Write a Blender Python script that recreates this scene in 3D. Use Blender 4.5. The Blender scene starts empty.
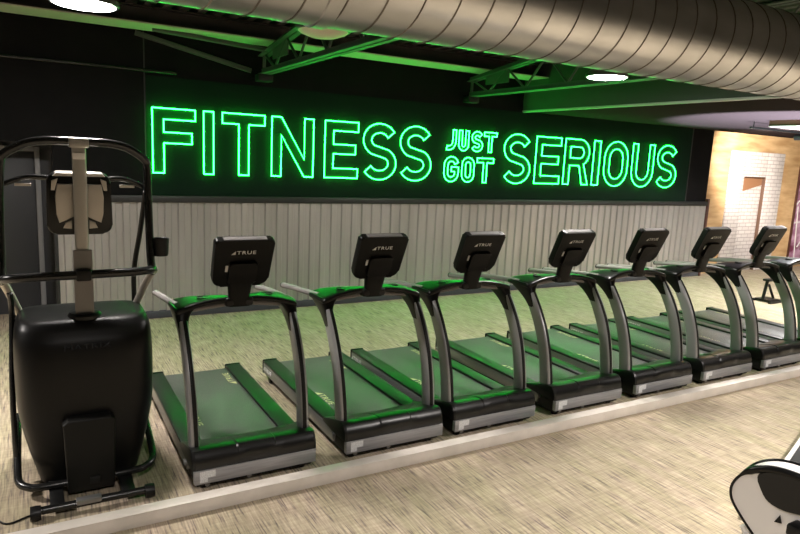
import bpy, bmesh, math, random
from mathutils import Vector, Matrix
from mathutils.geometry import tessellate_polygon
random.seed(7)
SC = bpy.context.scene
COL = SC.collection
R = math.radians
PI = math.pi

# ------------------------------------------------------------------ materials
def mat(name, col, rough=0.5, metal=0.0, emit=None, spec=0.5, coat=0.0):
    m = bpy.data.materials.new(name); m.use_nodes = True
    b = m.node_tree.nodes['Principled BSDF']
    b.inputs['Base Color'].default_value = (*col, 1)
    b.inputs['Roughness'].default_value = rough
    b.inputs['Metallic'].default_value = metal
    b.inputs['Specular IOR Level'].default_value = spec
    b.inputs['Coat Weight'].default_value = coat
    if emit:
        b.inputs['Emission Color'].default_value = (*emit[0], 1)
        b.inputs['Emission Strength'].default_value = emit[1]
    return m

def noisy(m, scale, c1, c2, lo=0.35, hi=0.65, detail=4, stretch=(1, 1, 1), bump=0.0, rough=None):
    """colour a material with object-space noise"""
    nt = m.node_tree; N = nt.nodes; L = nt.links
    b = N['Principled BSDF']
    tc = N.new('ShaderNodeTexCoord'); mp = N.new('ShaderNodeMapping'); mp.inputs['Scale'].default_value = stretch
    nz = N.new('ShaderNodeTexNoise'); nz.inputs['Scale'].default_value = scale; nz.inputs['Detail'].default_value = detail
    cr = N.new('ShaderNodeValToRGB')
    cr.color_ramp.elements[0].position = lo; cr.color_ramp.elements[0].color = (*c1, 1)
    cr.color_ramp.elements[1].position = hi; cr.color_ramp.elements[1].color = (*c2, 1)
    L.new(tc.outputs['Object'], mp.inputs['Vector']); L.new(mp.outputs['Vector'], nz.inputs['Vector'])
    L.new(nz.outputs['Fac'], cr.inputs['Fac']); L.new(cr.outputs['Color'], b.inputs['Base Color'])
    if bump:
        bp = N.new('ShaderNodeBump'); bp.inputs['Strength'].default_value = bump; bp.inputs['Distance'].default_value = 0.01
        L.new(nz.outputs['Fac'], bp.inputs['Height']); L.new(bp.outputs['Normal'], b.inputs['Normal'])
    return m

M = {}
M['black'] = mat('black_plastic', (0.006, 0.006, 0.006), 0.42, spec=0.3)
M['rail'] = mat('foot_rail_plastic', (0.003, 0.005, 0.004), 0.42, spec=0.6)
M['gloss'] = mat('gloss_black_plastic', (0.005, 0.005, 0.005), 0.30, spec=0.28)
M['consoleblack'] = mat('console_black', (0.004, 0.004, 0.004), 0.4, spec=0.15)
M['satin'] = mat('satin_black_tube', (0.010, 0.010, 0.010), 0.25)
M['hood'] = mat('hood_black_plastic', (0.006, 0.006, 0.006), 0.30)
M['shroud'] = noisy(mat('shroud_black', (0.012, 0.012, 0.012), 0.36, spec=0.25), 300, (0.004, 0.004, 0.004), (0.007, 0.007, 0.007))
M['cover'] = mat('cover_dark_grey', (0.011, 0.011, 0.010), 0.5, spec=0.2)
M['dark'] = mat('dark_recess', (0.004, 0.004, 0.004), 0.6)
M['silver'] = mat('silver_paint', (0.30, 0.30, 0.30), 0.38, 0.75)
M['panel'] = noisy(mat('silver_front_panel', (0.42, 0.42, 0.44), 0.42, 0.55), 3, (0.36, 0.36, 0.38), (0.46, 0.46, 0.48), stretch=(1, 1, 30))
M['upright'] = mat('upright_silver_grey', (0.36, 0.36, 0.365), 0.34, 0.45)
M['mast'] = mat('mast_silver', (0.38, 0.36, 0.335), 0.4, 0.5)
M['strut'] = mat('strut_champagne', (0.50, 0.46, 0.40), 0.4, 0.4)
M['conback'] = mat('warm_silver_plastic', (0.50, 0.46, 0.42), 0.42, 0.3)
M['grip'] = mat('grey_rubber_grip', (0.22, 0.205, 0.20), 0.6)
M['belt'] = noisy(mat('belt_rubber', (0.06, 0.06, 0.06), 0.42), 220, (0.065, 0.065, 0.062), (0.10, 0.10, 0.095), bump=0.15)
M['white'] = mat('white_print', (0.75, 0.75, 0.73), 0.5)
M['yellow'] = mat('pale_yellow_print', (0.62, 0.58, 0.30), 0.5)
M['sticker'] = noisy(mat('sticker_paper', (0.7, 0.7, 0.7), 0.5), 150, (0.62, 0.62, 0.62), (0.85, 0.85, 0.85))
M['raceway'] = noisy(mat('raceway_painted_metal', (0.55, 0.50, 0.44), 0.42), 6, (0.60, 0.55, 0.49), (0.70, 0.64, 0.575))
M['whitep'] = mat('white_plastic', (0.72, 0.70, 0.69), 0.35)
M['neon'] = mat('neon_green', (0.02, 0.3, 0.08), 0.3, emit=((0.012, 1.0, 0.062), 36.0))
M['neonback'] = mat('green_acrylic', (0.003, 0.040, 0.014), 0.6, spec=0.1)
M['lampglow'] = mat('lamp_diffuser', (0.9, 0.9, 0.9), 0.4, emit=((1.0, 0.94, 0.885), 300.0))
M['lampbody'] = mat('lamp_housing', (0.06, 0.06, 0.06), 0.5)
M['lampoff'] = mat('beige_diffuser', (0.62, 0.52, 0.42), 0.45)
M['wallblack'] = noisy(mat('wall_black_paint', (0.008, 0.008, 0.008), 0.6, spec=0.06), 3, (0.0075, 0.0075, 0.008), (0.0095, 0.009, 0.0095))
M['signpanel'] = mat('sign_panel_glow_tint', (0.0065, 0.018, 0.011), 0.6, spec=0.06)  # green tint put into the colour to strengthen the neon glow
M['charcoal'] = mat('charcoal_paint', (0.045, 0.046, 0.050), 0.55)
M['door'] = mat('door_charcoal_paint', (0.040, 0.042, 0.047), 0.5)
M['doortrim'] = mat('door_trim_grey', (0.26, 0.26, 0.265), 0.45)
M['cap'] = mat('wainscot_cap_dark', (0.020, 0.020, 0.020), 0.5)
M['baseb'] = mat('baseboard_slate', (0.060, 0.064, 0.075), 0.5)
M['corr'] = noisy(mat('corrugated_galvanised', (0.48, 0.47, 0.45), 0.36, 0.6), 2.0, (0.47, 0.455, 0.445), (0.57, 0.55, 0.54), stretch=(1, 1, 0.2))
M['deck'] = mat('ceiling_deck_dark', (0.07, 0.065, 0.06), 0.6)
M['steel'] = mat('painted_dark_steel', (0.060, 0.065, 0.060), 0.5)
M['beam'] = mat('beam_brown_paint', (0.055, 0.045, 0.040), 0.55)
M['flange'] = mat('beam_flange_lit', (0.48, 0.46, 0.38), 0.5)  # light on the flange is put into its pale colour
M['bulk'] = mat('bulkhead_dark_paint', (0.034, 0.025, 0.028), 0.8, spec=0.0)
M['bulkface'] = mat('bulkhead_face_paint', (0.055, 0.06, 0.055), 0.6, spec=0.15)
M['bulkedge'] = mat('bulkhead_edge_trim', (0.40, 0.40, 0.38), 0.45)
M['duct'] = noisy(mat('duct_galvanised', (0.45, 0.43, 0.39), 0.30, 0.9), 2.5, (0.37, 0.375, 0.375), (0.46, 0.465, 0.465), stretch=(1, 3, 3))
M['seam'] = mat('duct_seam_shade', (0.16, 0.145, 0.125), 0.45, 0.8)  # crease shading along the ridge painted in as a darker metal
M['roomwall'] = mat('room_wall_paint', (0.05, 0.048, 0.046), 0.7)
M['redtrim'] = mat('dark_red_trim', (0.07, 0.022, 0.015), 0.5)
M['copper'] = mat('slanted_wood', (0.30, 0.15, 0.075), 0.5)
M['brownedge'] = mat('brown_edge', (0.16, 0.09, 0.06), 0.5)

def make_carpet():
    m = mat('carpet_tiles', (0.4, 0.33, 0.25), 0.95, spec=0.1)
    nt = m.node_tree; N = nt.nodes; L = nt.links; b = N['Principled BSDF']
    tc = N.new('ShaderNodeTexCoord')
    def noise(scale, stretch, detail=3):
        mp = N.new('ShaderNodeMapping'); mp.inputs['Scale'].default_value = stretch
        nz = N.new('ShaderNodeTexNoise'); nz.inputs['Scale'].default_value = scale; nz.inputs['Detail'].default_value = detail
        L.new(tc.outputs['Object'], mp.inputs['Vector']); L.new(mp.outputs['Vector'], nz.inputs['Vector']); return nz.outputs['Fac']
    def ramp(fac, stops):
        cr = N.new('ShaderNodeValToRGB'); e = cr.color_ramp.elements
        for i, (p, c) in enumerate(stops):
            if i < 2: e[i].position = p; e[i].color = (*c, 1)
            else:
                k = e.new(p); k.color = (*c, 1)
        L.new(fac, cr.inputs['Fac']); return cr.outputs['Color']
    n1 = noise(1.0, (85, 4.6, 1), 4)          # streaks that run towards the wall
    n2 = noise(1.0, (5.0, 45, 1), 2)          # short cross threads
    n3 = noise(2.2, (3, 0.5, 1), 3)            # broad yarn drift
    base = ramp(n1, [(0.30, (0.155, 0.13, 0.13)), (0.70, (0.57, 0.49, 0.385)), (0.42, (0.36, 0.305, 0.245)), (0.55, (0.465, 0.395, 0.305))])
    cross = ramp(n2, [(0.33, (0.62, 0.58, 0.60)), (0.62, (1.0, 1.0, 1.0))])
    drift = ramp(n3, [(0.35, (0.86, 0.88, 0.74)), (0.65, (1.05, 1.0, 0.96))])
    def mul(a, c, f):
        mx = N.new('ShaderNodeMix'); mx.data_type = 'RGBA'; mx.blend_type = 'MULTIPLY'; mx.inputs['Factor'].default_value = f
        L.new(a, mx.inputs['A']); L.new(c, mx.inputs['B']); return mx.outputs['Result']
    L.new(mul(mul(base, cross, 0.4), drift, 0.9), b.inputs['Base Color'])
    return m
M['carpet'] = make_carpet()

def make_plywood():
    m = mat('plywood_veneer', (0.6, 0.4, 0.2), 0.5)
    noisy(m, 1.6, (0.42, 0.25, 0.11), (0.66, 0.46, 0.25), 0.32, 0.68, 6, (1.0, 1.0, 5.0))
    return m
M['ply'] = make_plywood()

def make_tile():
    m = mat('white_glazed_brick', (0.7, 0.68, 0.66), 0.4)
    nt = m.node_tree; N = nt.nodes; L = nt.links; b = N['Principled BSDF']
    tc = N.new('ShaderNodeTexCoord'); sp = N.new('ShaderNodeSeparateXYZ'); cb = N.new('ShaderNodeCombineXYZ')
    br = N.new('ShaderNodeTexBrick')
    br.inputs['Color1'].default_value = (0.70, 0.66, 0.64, 1); br.inputs['Color2'].default_value = (0.62, 0.58, 0.57, 1)
    br.inputs['Mortar'].default_value = (0.38, 0.33, 0.33, 1); br.inputs['Scale'].default_value = 1.0
    br.inputs['Mortar Size'].default_value = 0.008; br.inputs['Brick Width'].default_value = 0.24; br.inputs['Row Height'].default_value = 0.085
    L.new(tc.outputs['Object'], sp.inputs['Vector']); L.new(sp.outputs['X'], cb.inputs['X']); L.new(sp.outputs['Z'], cb.inputs['Y'])
    L.new(cb.outputs['Vector'], br.inputs['Vector']); L.new(br.outputs['Color'], b.inputs['Base Color'])
    return m
M['tile'] = make_tile()

def make_mural():
    m = mat('purple_mural_print', (0.3, 0.1, 0.2), 0.5)
    noisy(m, 1.3, (0.16, 0.025, 0.07), (0.62, 0.40, 0.55), 0.42, 0.62, 5, (1.0, 1.0, 2.4))
    return m
M['mural'] = make_mural()

# ------------------------------------------------------------------ mesh builder
class MB:
    """collects shapes; build() links them as one mesh object"""
    def __init__(s): s.bm = bmesh.new(); s.mi = 0
    def _mat(s, faces):
        for f in faces: f.material_index = s.mi
    def box(s, x0, x1, y0, y1, z0, z1, bev=0.0, seg=2, mtx=None):
        b = bmesh.new(); bmesh.ops.create_cube(b, size=1)
        for v in b.verts: v.co = Vector(((x0+x1)/2+v.co.x*(x1-x0), (y0+y1)/2+v.co.y*(y1-y0), (z0+z1)/2+v.co.z*(z1-z0)))
        if bev: bmesh.ops.bevel(b, geom=b.edges[:], offset=bev, segments=seg, profile=0.5, affect='EDGES')
        s.merge(b, mtx); return s
    def merge(s, b, mtx=None):
        mp = {}
        for v in b.verts: mp[v] = s.bm.verts.new(mtx @ v.co if mtx else v.co)
        for f in b.faces:
            try: s.bm.faces.new([mp[v] for v in f.verts]).material_index = s.mi
            except ValueError: pass
        b.free()
    def rings(s, rs, cap=True, closed=False):
        V = [[s.bm.verts.new(p) for p in r] for r in rs]; n = len(V[0])
        pairs = list(zip(V[:-1], V[1:])) + ([(V[-1], V[0])] if closed else [])
        for a, b in pairs:
            for i in range(n):
                s.bm.faces.new((a[i], a[(i+1) % n], b[(i+1) % n], b[i])).material_index = s.mi
        if cap and not closed:
            s.bm.faces.new(V[0][::-1]).material_index = s.mi; s.bm.faces.new(V[-1]).material_index = s.mi
        return s
    def tube(s, pts, r, n=12, closed=False, sx=1.0, up=None):
        pts = [Vector(p) for p in pts]; m = len(pts); T = []
        for i in range(m):
            a = pts[i-1] if (i or closed) else pts[0]; b = pts[(i+1) % m] if (i < m-1 or closed) else pts[-1]
            t = (pts[i]-a).normalized() + (b-pts[i]).normalized() if (i or closed) and (i < m-1 or closed) else (b-a)
            T.append(t.normalized())
        ref = Vector(up) if up else (Vector((0, 0, 1)) if abs(T[0].z) < 0.9 else Vector((0, 1, 0)))
        u = (ref - T[0]*ref.dot(T[0])).normalized(); rs = []
        for i in range(m):
            u = (u - T[i]*u.dot(T[i])).normalized(); w = T[i].cross(u)
            rr = r[i] if isinstance(r, (list, tuple)) else r
            rs.append([pts[i] + u*math.cos(2*PI*k/n)*rr + w*math.sin(2*PI*k/n)*rr*sx for k in range(n)])
        return s.rings(rs, closed=closed)
    def lathe(s, prof, c=(0, 0, 0), n=32, axis='Z', mtx=None):
        c = Vector(c); rs = []
        for rad, h in prof:
            ring = []
            for k in range(n):
                a = 2*PI*k/n; x, y = max(rad, 1e-4)*math.cos(a), max(rad, 1e-4)*math.sin(a)
                p = {'Z': Vector((x, y, h)), 'Y': Vector((x, h, -y)), 'X': Vector((h, x, y))}[axis]
                ring.append((mtx @ p if mtx else p) + c)
            rs.append(ring)
        return s.rings(rs)
    def prism(s, poly, fn, a, b, bev=0.0):
        """polygon (u,v) extruded from a to b; fn(u,v,w) gives the point"""
        bm2 = bmesh.new()
        A = [bm2.verts.new(fn(u, v, a)) for u, v in poly]; B = [bm2.verts.new(fn(u, v, b)) for u, v in poly]; n = len(poly)
        bm2.faces.new(A[::-1]); bm2.faces.new(B)
        for i in range(n): bm2.faces.new((A[i], A[(i+1) % n], B[(i+1) % n], B[i]))
        if bev:
            ed = [e for e in bm2.edges if (e.verts[0] in A) == (e.verts[1] in A)]
            bmesh.ops.bevel(bm2, geom=ed, offset=bev, segments=3, profile=0.5, affect='EDGES')
        s.merge(bm2); return s
    def build(s, name, mats, parent=None, ang=35, loc=None):
        bmesh.ops.recalc_face_normals(s.bm, faces=s.bm.faces[:])
        me = bpy.data.meshes.new(name); s.bm.to_mesh(me); s.bm.free()
        for m in (mats if isinstance(mats, (list, tuple)) else [mats]): me.materials.append(m)
        me.shade_smooth(); me.set_sharp_from_angle(angle=R(ang))
        o = bpy.data.objects.new(name, me); COL.objects.link(o)
        if parent: o.parent = parent
        if loc: o.location = loc
        return o

def tag(o, label=None, cat=None, group=None, kind=None):
    for k, v in (('label', label), ('category', cat), ('group', group), ('kind', kind)):
        if v: o[k] = v
    return o
def thing(name, loc, label, cat, group=None, rz=0):
    o = bpy.data.objects.new(name, None); COL.objects.link(o); o.location = loc; o.rotation_euler = (0, 0, rz)
    o.empty_display_size = 0.2
    return tag(o, label, cat, group)
def struct(o): o['kind'] = 'structure'; return o
def copy_tree(o, parent=None):
    c = o.copy(); COL.objects.link(c)
    if parent: c.parent = parent
    for ch in [x for x in KIDS[o]]: copy_tree(ch, c)
    return c
KIDS = {}
def index_kids():
    KIDS.clear()
    for o in SC.objects: KIDS[o] = []
    for o in SC.objects:
        if o.parent: KIDS[o.parent].append(o)

def text_part(name, text, size, mtx, m, parent, depth=0.0015, sx=1.0, tri=False):
    """flat raised lettering; baseline along local +x, up +y, facing local +z; origin at its centre"""
    cu = bpy.data.curves.new(name, 'FONT'); cu.body = text; cu.size = size; cu.align_x = 'CENTER'; cu.align_y = 'CENTER'
    cu.extrude = depth; cu.resolution_u = 3; cu.space_character = 1.15
    ob = bpy.data.objects.new(name, cu); COL.objects.link(ob)
    dg = bpy.context.evaluated_depsgraph_get(); me = bpy.data.meshes.new_from_object(ob.evaluated_get(dg))
    bpy.data.objects.remove(ob); bpy.data.curves.remove(cu)
    b = bmesh.new(); b.from_mesh(me); bpy.data.meshes.remove(me)
    for v in b.verts: v.co.x *= sx
    if tri:
        xm = min(v.co.x for v in b.verts); h = size*0.36
        pts = [(xm-size*0.98, -h), (xm-size*0.22, -h), (xm-size*0.22, h)]
        A = [b.verts.new((x, y, depth)) for x, y in pts]; B = [b.verts.new((x, y, -depth)) for x, y in pts]
        b.faces.new(A); b.faces.new(B[::-1])
        for i in range(3): b.faces.new((A[i], B[i], B[(i+1) % 3], A[(i+1) % 3]))
    mb = MB(); mb.merge(b, mtx); return mb.build(name, m, parent)

def frame_mtx(origin, ex, ey):
    ex = Vector(ex).normalized(); ey = Vector(ey).normalized(); ez = ex.cross(ey)
    m = Matrix.Identity(4)
    for i in range(3): m[i][0], m[i][1], m[i][2], m[i][3] = ex[i], ey[i], ez[i], origin[i]
    return m

def smooth_path(pts, k=6):
    """Catmull-Rom through pts (tuples of any length)"""
    out = []
    P = [tuple(p) for p in pts]; n = len(P)
    for i in range(n-1):
        p0, p1, p2, p3 = P[max(i-1, 0)], P[i], P[i+1], P[min(i+2, n-1)]
        for j in range(k):
            t = j/k
            out.append(tuple(0.5*(2*b+(-a+c)*t+(2*a-5*b+4*c-d)*t*t+(-a+3*b-3*c+d)*t**3) for a, b, c, d in zip(p0, p1, p2, p3)))
    out.append(P[-1]); return out

# ------------------------------------------------------------------ camera (solved from the photograph's vanishing points)
CH = 2.2145
F, YAW, PITCH, ROLL = 639.1233, 0.52419, 0.168748, 0.0469515
cy, sy, cp, sp, cr, sr = math.cos(YAW), math.sin(YAW), math.cos(PITCH), math.sin(PITCH), math.cos(ROLL), math.sin(ROLL)
fwd = Vector((sy*cp, cy*cp, -sp)); rgt = Vector((cy, -sy, 0)); upv = rgt.cross(fwd)
r_ = rgt*cr + upv*sr; u_ = -rgt*sr + upv*cr
cd = bpy.data.cameras.new('camera'); cam = bpy.data.objects.new('camera', cd); COL.objects.link(cam)
m = Matrix.Identity(4)
for i in range(3): m[i][0], m[i][1], m[i][2], m[i][3] = r_[i], u_[i], -fwd[i], (0, 0, CH)[i]
cam.matrix_world = m
cd.sensor_width = 36; cd.lens = F/800*36; cd.clip_start = 0.05
SC.camera = cam
def un_plane(px, py, p0, nrm):
    """point where the sight line of a photo pixel meets a plane (used to read positions off the photo)"""
    d = fwd*F + r_*(px-400) + u_*(267-py); c = Vector((0, 0, CH)); n = Vector(nrm)
    return c + d*((Vector(p0)-c).dot(n)/d.dot(n))

W = 8.656            # wall plane
XR = 12.45           # right end of the dark wall

# ------------------------------------------------------------------ room shell
struct(MB().box(-4, 19, -6.5, 9.7, -0.12, 0).build('floor', M['carpet']))
wb = MB(); wb.box(0.22, XR, W, W+0.14, 0, 4.1); wb.box(-4, -1.35, W, W+0.14, 0, 4.1); wb.box(-1.35, 0.22, W, W+0.14, 2.2, 4.1)
struct(wb.build('wall_back', M['wallblack']))
al = MB(); al.box(-4, 0.36, 9.45, 9.55, 0, 2.4); al.box(-1.45, -1.35, W+0.14, 9.45, 0, 2.4); al.box(0.22, 0.32, W+0.14, 9.45, 0, 2.4); al.box(-1.45, 0.32, W+0.14, 9.45, 2.2, 2.3)
struct(al.build('wall_alcove', M['charcoal']))
struct(MB().box(-4.14, -4, -6.5, 9.7, 0, 4.1).build('wall_left', M['roomwall']))
struct(MB().box(19, 19.14, -6.5, 9.7, 0, 4.1).build('wall_right', M['roomwall']))
struct(MB().box(-4, 19, -6.64, -6.5, 0, 4.1).build('wall_front', M['roomwall']))
# ceiling: fluted steel deck, flutes across the room
dk = MB(); prof = []; x = -4.0
while x < 19:
    prof += [(x, 3.82), (x+0.085, 3.82), (x+0.105, 3.895), (x+0.18, 3.895)]; x += 0.20
A = [(a, -6.5, b) for a, b in prof] + [(19.0, -6.5, 4.0), (-4.0, -6.5, 4.0)]
B = [(a, W, b) for a, b in prof] + [(19.0, W, 4.0), (-4.0, W, 4.0)]
dk.rings([A, B]); struct(dk.build('ceiling', M['deck'], ang=20))

# door in the alcove
dr = thing('door_1', (-0.44, 9.45, 0), None, None); struct(dr)
MB().box(-0.46, 0.46, -0.05, 0.0, 0.005, 2.07, 0.004).build('door_leaf', M['door'], dr)
tm = MB(); tm.box(0.47, 0.53, -0.075, 0.0, 0, 2.14, 0.006); tm.box(-0.53, -0.47, -0.075, 0.0, 0, 2.14, 0.006); tm.box(-0.47, 0.47, -0.075, 0.0, 2.08, 2.14, 0.006)
tm.build('door_frame', M['doortrim'], dr)
MB().lathe([(0.005, -0.05), (0.012, -0.055), (0.012, -0.09), (0.028, -0.095), (0.03, -0.115), (0.02, -0.13), (0.002, -0.132)], (-0.4, 0, 1.0), 16, 'Y').build('door_handle', M['silver'], dr)

# wainscot of ribbed metal sheet, with cap and baseboard
X0W = 0.235
pr = []; x = X0W; p_ = 0.166
while x < XR-0.01:
    for dx, dy in ((0, 0.012), (0.055, 0.012), (0.070, 0.040), (0.135, 0.040), (0.150, 0.012)):
        if x+dx < XR: pr.append((x+dx, W-dy))
    x += p_
pr.append((XR-0.005, W-0.012))
pl = pr + [(XR-0.005, W), (X0W, W)]
struct(MB().prism(pl, lambda u, v, w: Vector((u, v, w)), 0.09, 1.53).build('wall_wainscot', M['corr'], ang=20))
struct(MB().box(X0W-0.02, XR+0.02, W-0.065, W, 1.515, 1.60, 0.004).build('trim_1', M['cap']))
struct(MB().box(X0W, XR, W-0.055, W, 0, 0.095, 0.006).build('baseboard_back', M['baseb']))
struct(MB().box(XR-0.02, XR+0.045, W-0.07, W+0.16, 0, 1.66, 0.004).build('trim_2', M['redtrim']))
struct(MB().box(X0W-0.045, X0W-0.005, W-0.06, W, 0, 1.515, 0.004).build('trim_3', M['cap']))
struct(MB().box(1.26, 11.745, W-0.010, W, 1.602, 3.075).build('wall_sign_panel', M['signpanel']))  # board between the seams, tinted to carry more neon glow
# thin upright seams on the black wall and the dark ledge rail high on its left end
struct(MB().box(1.24, 1.255, W-0.006, W, 1.60, 3.6).box(11.75, 11.78, W-0.012, W, 1.60, 3.08).build('trim_4', M['cap']))
tag(MB().tube([(-3.99, W-0.021, 3.13), (1.62, W-0.021, 3.13)], 0.022, 12).build('pipe', M['satin']), 'thin black pipe running along the top left of the black wall', 'pipe')

# plywood feature wall beyond, with a white brick surround, doorway and mural
WP = W+0.12
ow = MB()
OX0, OX1, OZ = 13.84, 14.68, 2.165
ow.box(XR, OX0, WP, WP+0.12, 0, 3.3); ow.box(OX1, 19, WP, WP+0.12, 0, 3.3); ow.box(OX0, OX1, WP, WP+0.12, OZ, 3.3); ow.box(OX0, OX1, WP+0.1, WP+0.2, 0, OZ)
struct(ow.build('wall_plywood', M['ply']))
sr_ = MB()
sr_.box(13.30, OX0, WP-0.03, WP, 0, 2.72, 0.004); sr_.box(OX1, 15.32, WP-0.03, WP, 0, 2.72, 0.004); sr_.box(OX0, OX1, WP-0.03, WP, OZ, 2.72)
struct(sr_.build('trim_5', M['tile']))
dn = thing('door_2', (0, 0, 0), None, None); struct(dn)
MB().prism([(OX0, 0), (OX1, 0), (OX1, 1.99), (OX0, 1.80)], lambda u, v, w: Vector((u, w, v)), WP+0.06, WP+0.1).build('white_brick_leaf', M['tile'], dn)
MB().prism([(OX0, 1.80), (OX1, 1.99), (OX1, OZ), (OX0, OZ)], lambda u, v, w: Vector((u, w, v)), WP+0.05, WP+0.1).build('slanted_wood_board', M['copper'], dn)
fr = MB(); fr.box(OX1-0.018, OX1, WP-0.02, WP+0.05, 0, OZ); fr.box(OX0, OX1-0.018, WP-0.02, WP+0.05, OZ-0.012, OZ)
fr.build('door_frame', M['brownedge'], dn)
mu = thing('wall_mural', (16.05, WP, 0), 'purple and maroon abstract mural panel with thin pale lines on plywood wall', 'mural')
MB().box(0, 2.4, -0.03, 0, 0.1, 2.45).build('printed_panel', M['mural'], mu)
ln = MB()
for a, b in (((0.02, 1.55), (0.75, 2.1)), ((0.0, 1.1), (1.4, 1.2)), ((0.25, 0.1), (0.1, 1.5)), ((0.3, 0.5), (1.6, 1.9))):
    ln.tube([(a[0], -0.032, a[1]), (b[0], -0.032, b[1])], 0.018, 6)
ln.build('pale_line', M['whitep'], mu)
MB().box(-0.03, 0.0, -0.045, 0, 0.08, 2.47).build('edge_strip', M['redtrim'], mu)

# ------------------------------------------------------------------ steelwork, duct and lamps under the deck
bm_ = thing('steel_beam', (7, 8.35, 3.585), 'long brown steel beam under the roof deck along the black wall', 'beam')
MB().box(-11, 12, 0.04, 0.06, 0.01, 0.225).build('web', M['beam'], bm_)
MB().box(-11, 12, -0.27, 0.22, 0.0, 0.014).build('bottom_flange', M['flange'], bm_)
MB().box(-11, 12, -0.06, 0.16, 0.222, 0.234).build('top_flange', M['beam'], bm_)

def joist(x, label):
    t = thing('roof_truss', (x, 8.60, 3.22), label, 'truss', 'open web roof trusses')
    def ang_bar(mb, y0, z0, y1, z1, h=0.075):
        # double angle: two L shapes with a gap
        for s in (-1, 1):
            L_ = [(s*0.012, 0), (s*0.075, 0), (s*0.075, 0.012), (s*0.022, 0.012), (s*0.022, h), (s*0.012, h)]
            mb.rings([[Vector((a, y0, z0+b)) for a, b in L_], [Vector((a, y1, z1+b)) for a, b in L_]])
    b = MB(); ang_bar(b, 0, 0, -11.5, 0.0); b.build('bottom_chord', M['steel'], t)
    c = MB(); ang_bar(c, 0, 0.23, -2.75, 0.565, 0.07); ang_bar(c, -2.75, 0.565, -11.5, 0.565, 0.07); c.build('top_chord', M['steel'], t)
    w = MB(); ys = [-0.06-i*0.42 for i in range(27)]
    top = lambda y: 0.23+0.335*min(1, -y/2.75)
    w.tube([(0, -0.04, 0.05), (0, -0.04, 0.25)], 0.022, 8)
    for i in range(len(ys)-1):
        a, c2 = ys[i], ys[i+1]
        za, zb = (top(a)+0.02, 0.05) if i % 2 == 0 else (0.05, top(c2)+0.02)
        w.tube([(0, a, za), (0, c2, zb)], 0.016, 8)
    w.build('web_bars', M['steel'], t)
    MB().box(-0.10, 0.10, -0.12, 0.05, -0.09, 0.0, 0.006).build('bearing_seat', M['dark'], t)
    MB().box(-0.008, 0.008, -0.95, -0.40, 0.16, 0.34).build('gusset_plate', M['steel'], t)
joist(2.73, 'green lit open web roof truss meeting the wall above the sign\'s first word')
joist(6.11, 'green lit open web roof truss meeting the wall above the small two-line words')
br = MB(); br.box(-0.73, 0.73, -0.03, -0.002, -0.03, 0.03, 0.003, mtx=Matrix.Translation((1.865, W, 3.41)) @ Matrix.Rotation(R(11.8), 4, 'Y'))
tag(br.build('diagonal_brace', M['steel']), 'flat green lit steel brace slanting down to the first roof truss', 'brace')
br = MB(); br.tube([(1.3, 8.33, 3.578), (2.70, 8.33, 3.50)], 0.03, 6, sx=0.5)
tag(br.build('cross_brace', M['steel']), 'shallow green lit steel bar above the slanting brace at the first truss', 'brace')

# bulkhead (dropped ceiling) to the right
struct(MB().box(7.29, 19, 3.0, W, 3.085, 3.86).build('ceiling_bulkhead', M['bulk']))
struct(MB().box(7.26, 7.289, 3.0, W-0.001, 3.10, 3.83).build('wall_bulkhead', M['bulkface']))
struct(MB().box(7.25, 7.30, 3.0, W-0.002, 3.068, 3.10, 0.003).build('trim_6', M['bulkedge']))

# spiral duct
DY, DZ, DR = 2.40, 2.937, 0.238
dt = thing('spiral_duct', (7, DY, DZ), 'large round silver spiral ventilation duct hanging across the top of the room', 'duct')
b = MB(); n = 64
b.rings([[Vector((X, DR*math.cos(2*PI*k/n), DR*math.sin(2*PI*k/n))) for k in range(n)] for X in [-11+0.5*i for i in range(47)]])
b.build('duct_shell', M['duct'], dt)
b = MB(); pts = []; pitch = 0.152; N_ = 36
for i in range(int(22.8/pitch*N_)):
    a = 2*PI*i/N_; pts.append((-10.9+pitch*i/N_, (DR+0.0005)*math.cos(a), -(DR+0.0005)*math.sin(a)))
b.tube(pts, 0.0042, 4); b.build('spiral_seam', M['seam'], dt)
for X in (-6.02, 1.6):
    b = MB()
    b.lathe([(DR, X-0.03), (DR+0.007, X-0.027), (DR+0.007, X+0.027), (DR, X+0.03)], (0, 0, 0), 64, 'X'); b.build('joint_collar', M['duct'], dt)
for X in (-9.5, -5.5, -2.0, 1.0, 5.0, 9.0):
    b = MB(); b.tube([(X, 0, DR-0.01), (X, 0, 3.87-DZ)], 0.006, 6); b.build('hanger_rod', M['steel'], dt)

def lamp(x, y, z, label, lit=True, r=0.19):
    t = thing('ceiling_lamp', (x, y, z), label, 'lamp', 'round ceiling lamps')
    MB().lathe([(0.002, -0.022 if lit else -0.06), (r*0.5, -0.02 if lit else -0.05), (r*0.85, -0.012 if lit else -0.022), (r*0.97, 0.0), (r*0.97, 0.012), (0.002, 0.012)], (0, 0, 0), 40).build('diffuser', M['lampglow'] if lit else M['lampoff'], t)
    MB().lathe([(r, -0.006), (r+0.006, 0.0), (r+0.004, 0.03), (r*0.8, 0.075), (r*0.35, 0.13), (0.05, 0.14), (0.045, 0.22), (0.002, 0.22), (0.002, 0.014), (r*0.98, 0.014)], (0, 0, 0), 40).build('housing', M['lampbody'], t)
    MB().tube([(0, 0, 0.2), (0, 0, 3.88-z)], 0.008, 8).build('stem', M['lampbody'], t)
lamp(0.37, 5.25, 3.18, 'glowing white round ceiling lamp in the top left corner above the elliptical', r=0.222)
lamp(5.44, 5.14, 3.18, 'glowing white round ceiling lamp just below the duct above the last word of the sign', r=0.222)
lamp(2.14, 5.15, 3.22, 'unlit beige round ceiling lamp peeking out under the duct beside the first truss', False, r=0.222)

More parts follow.
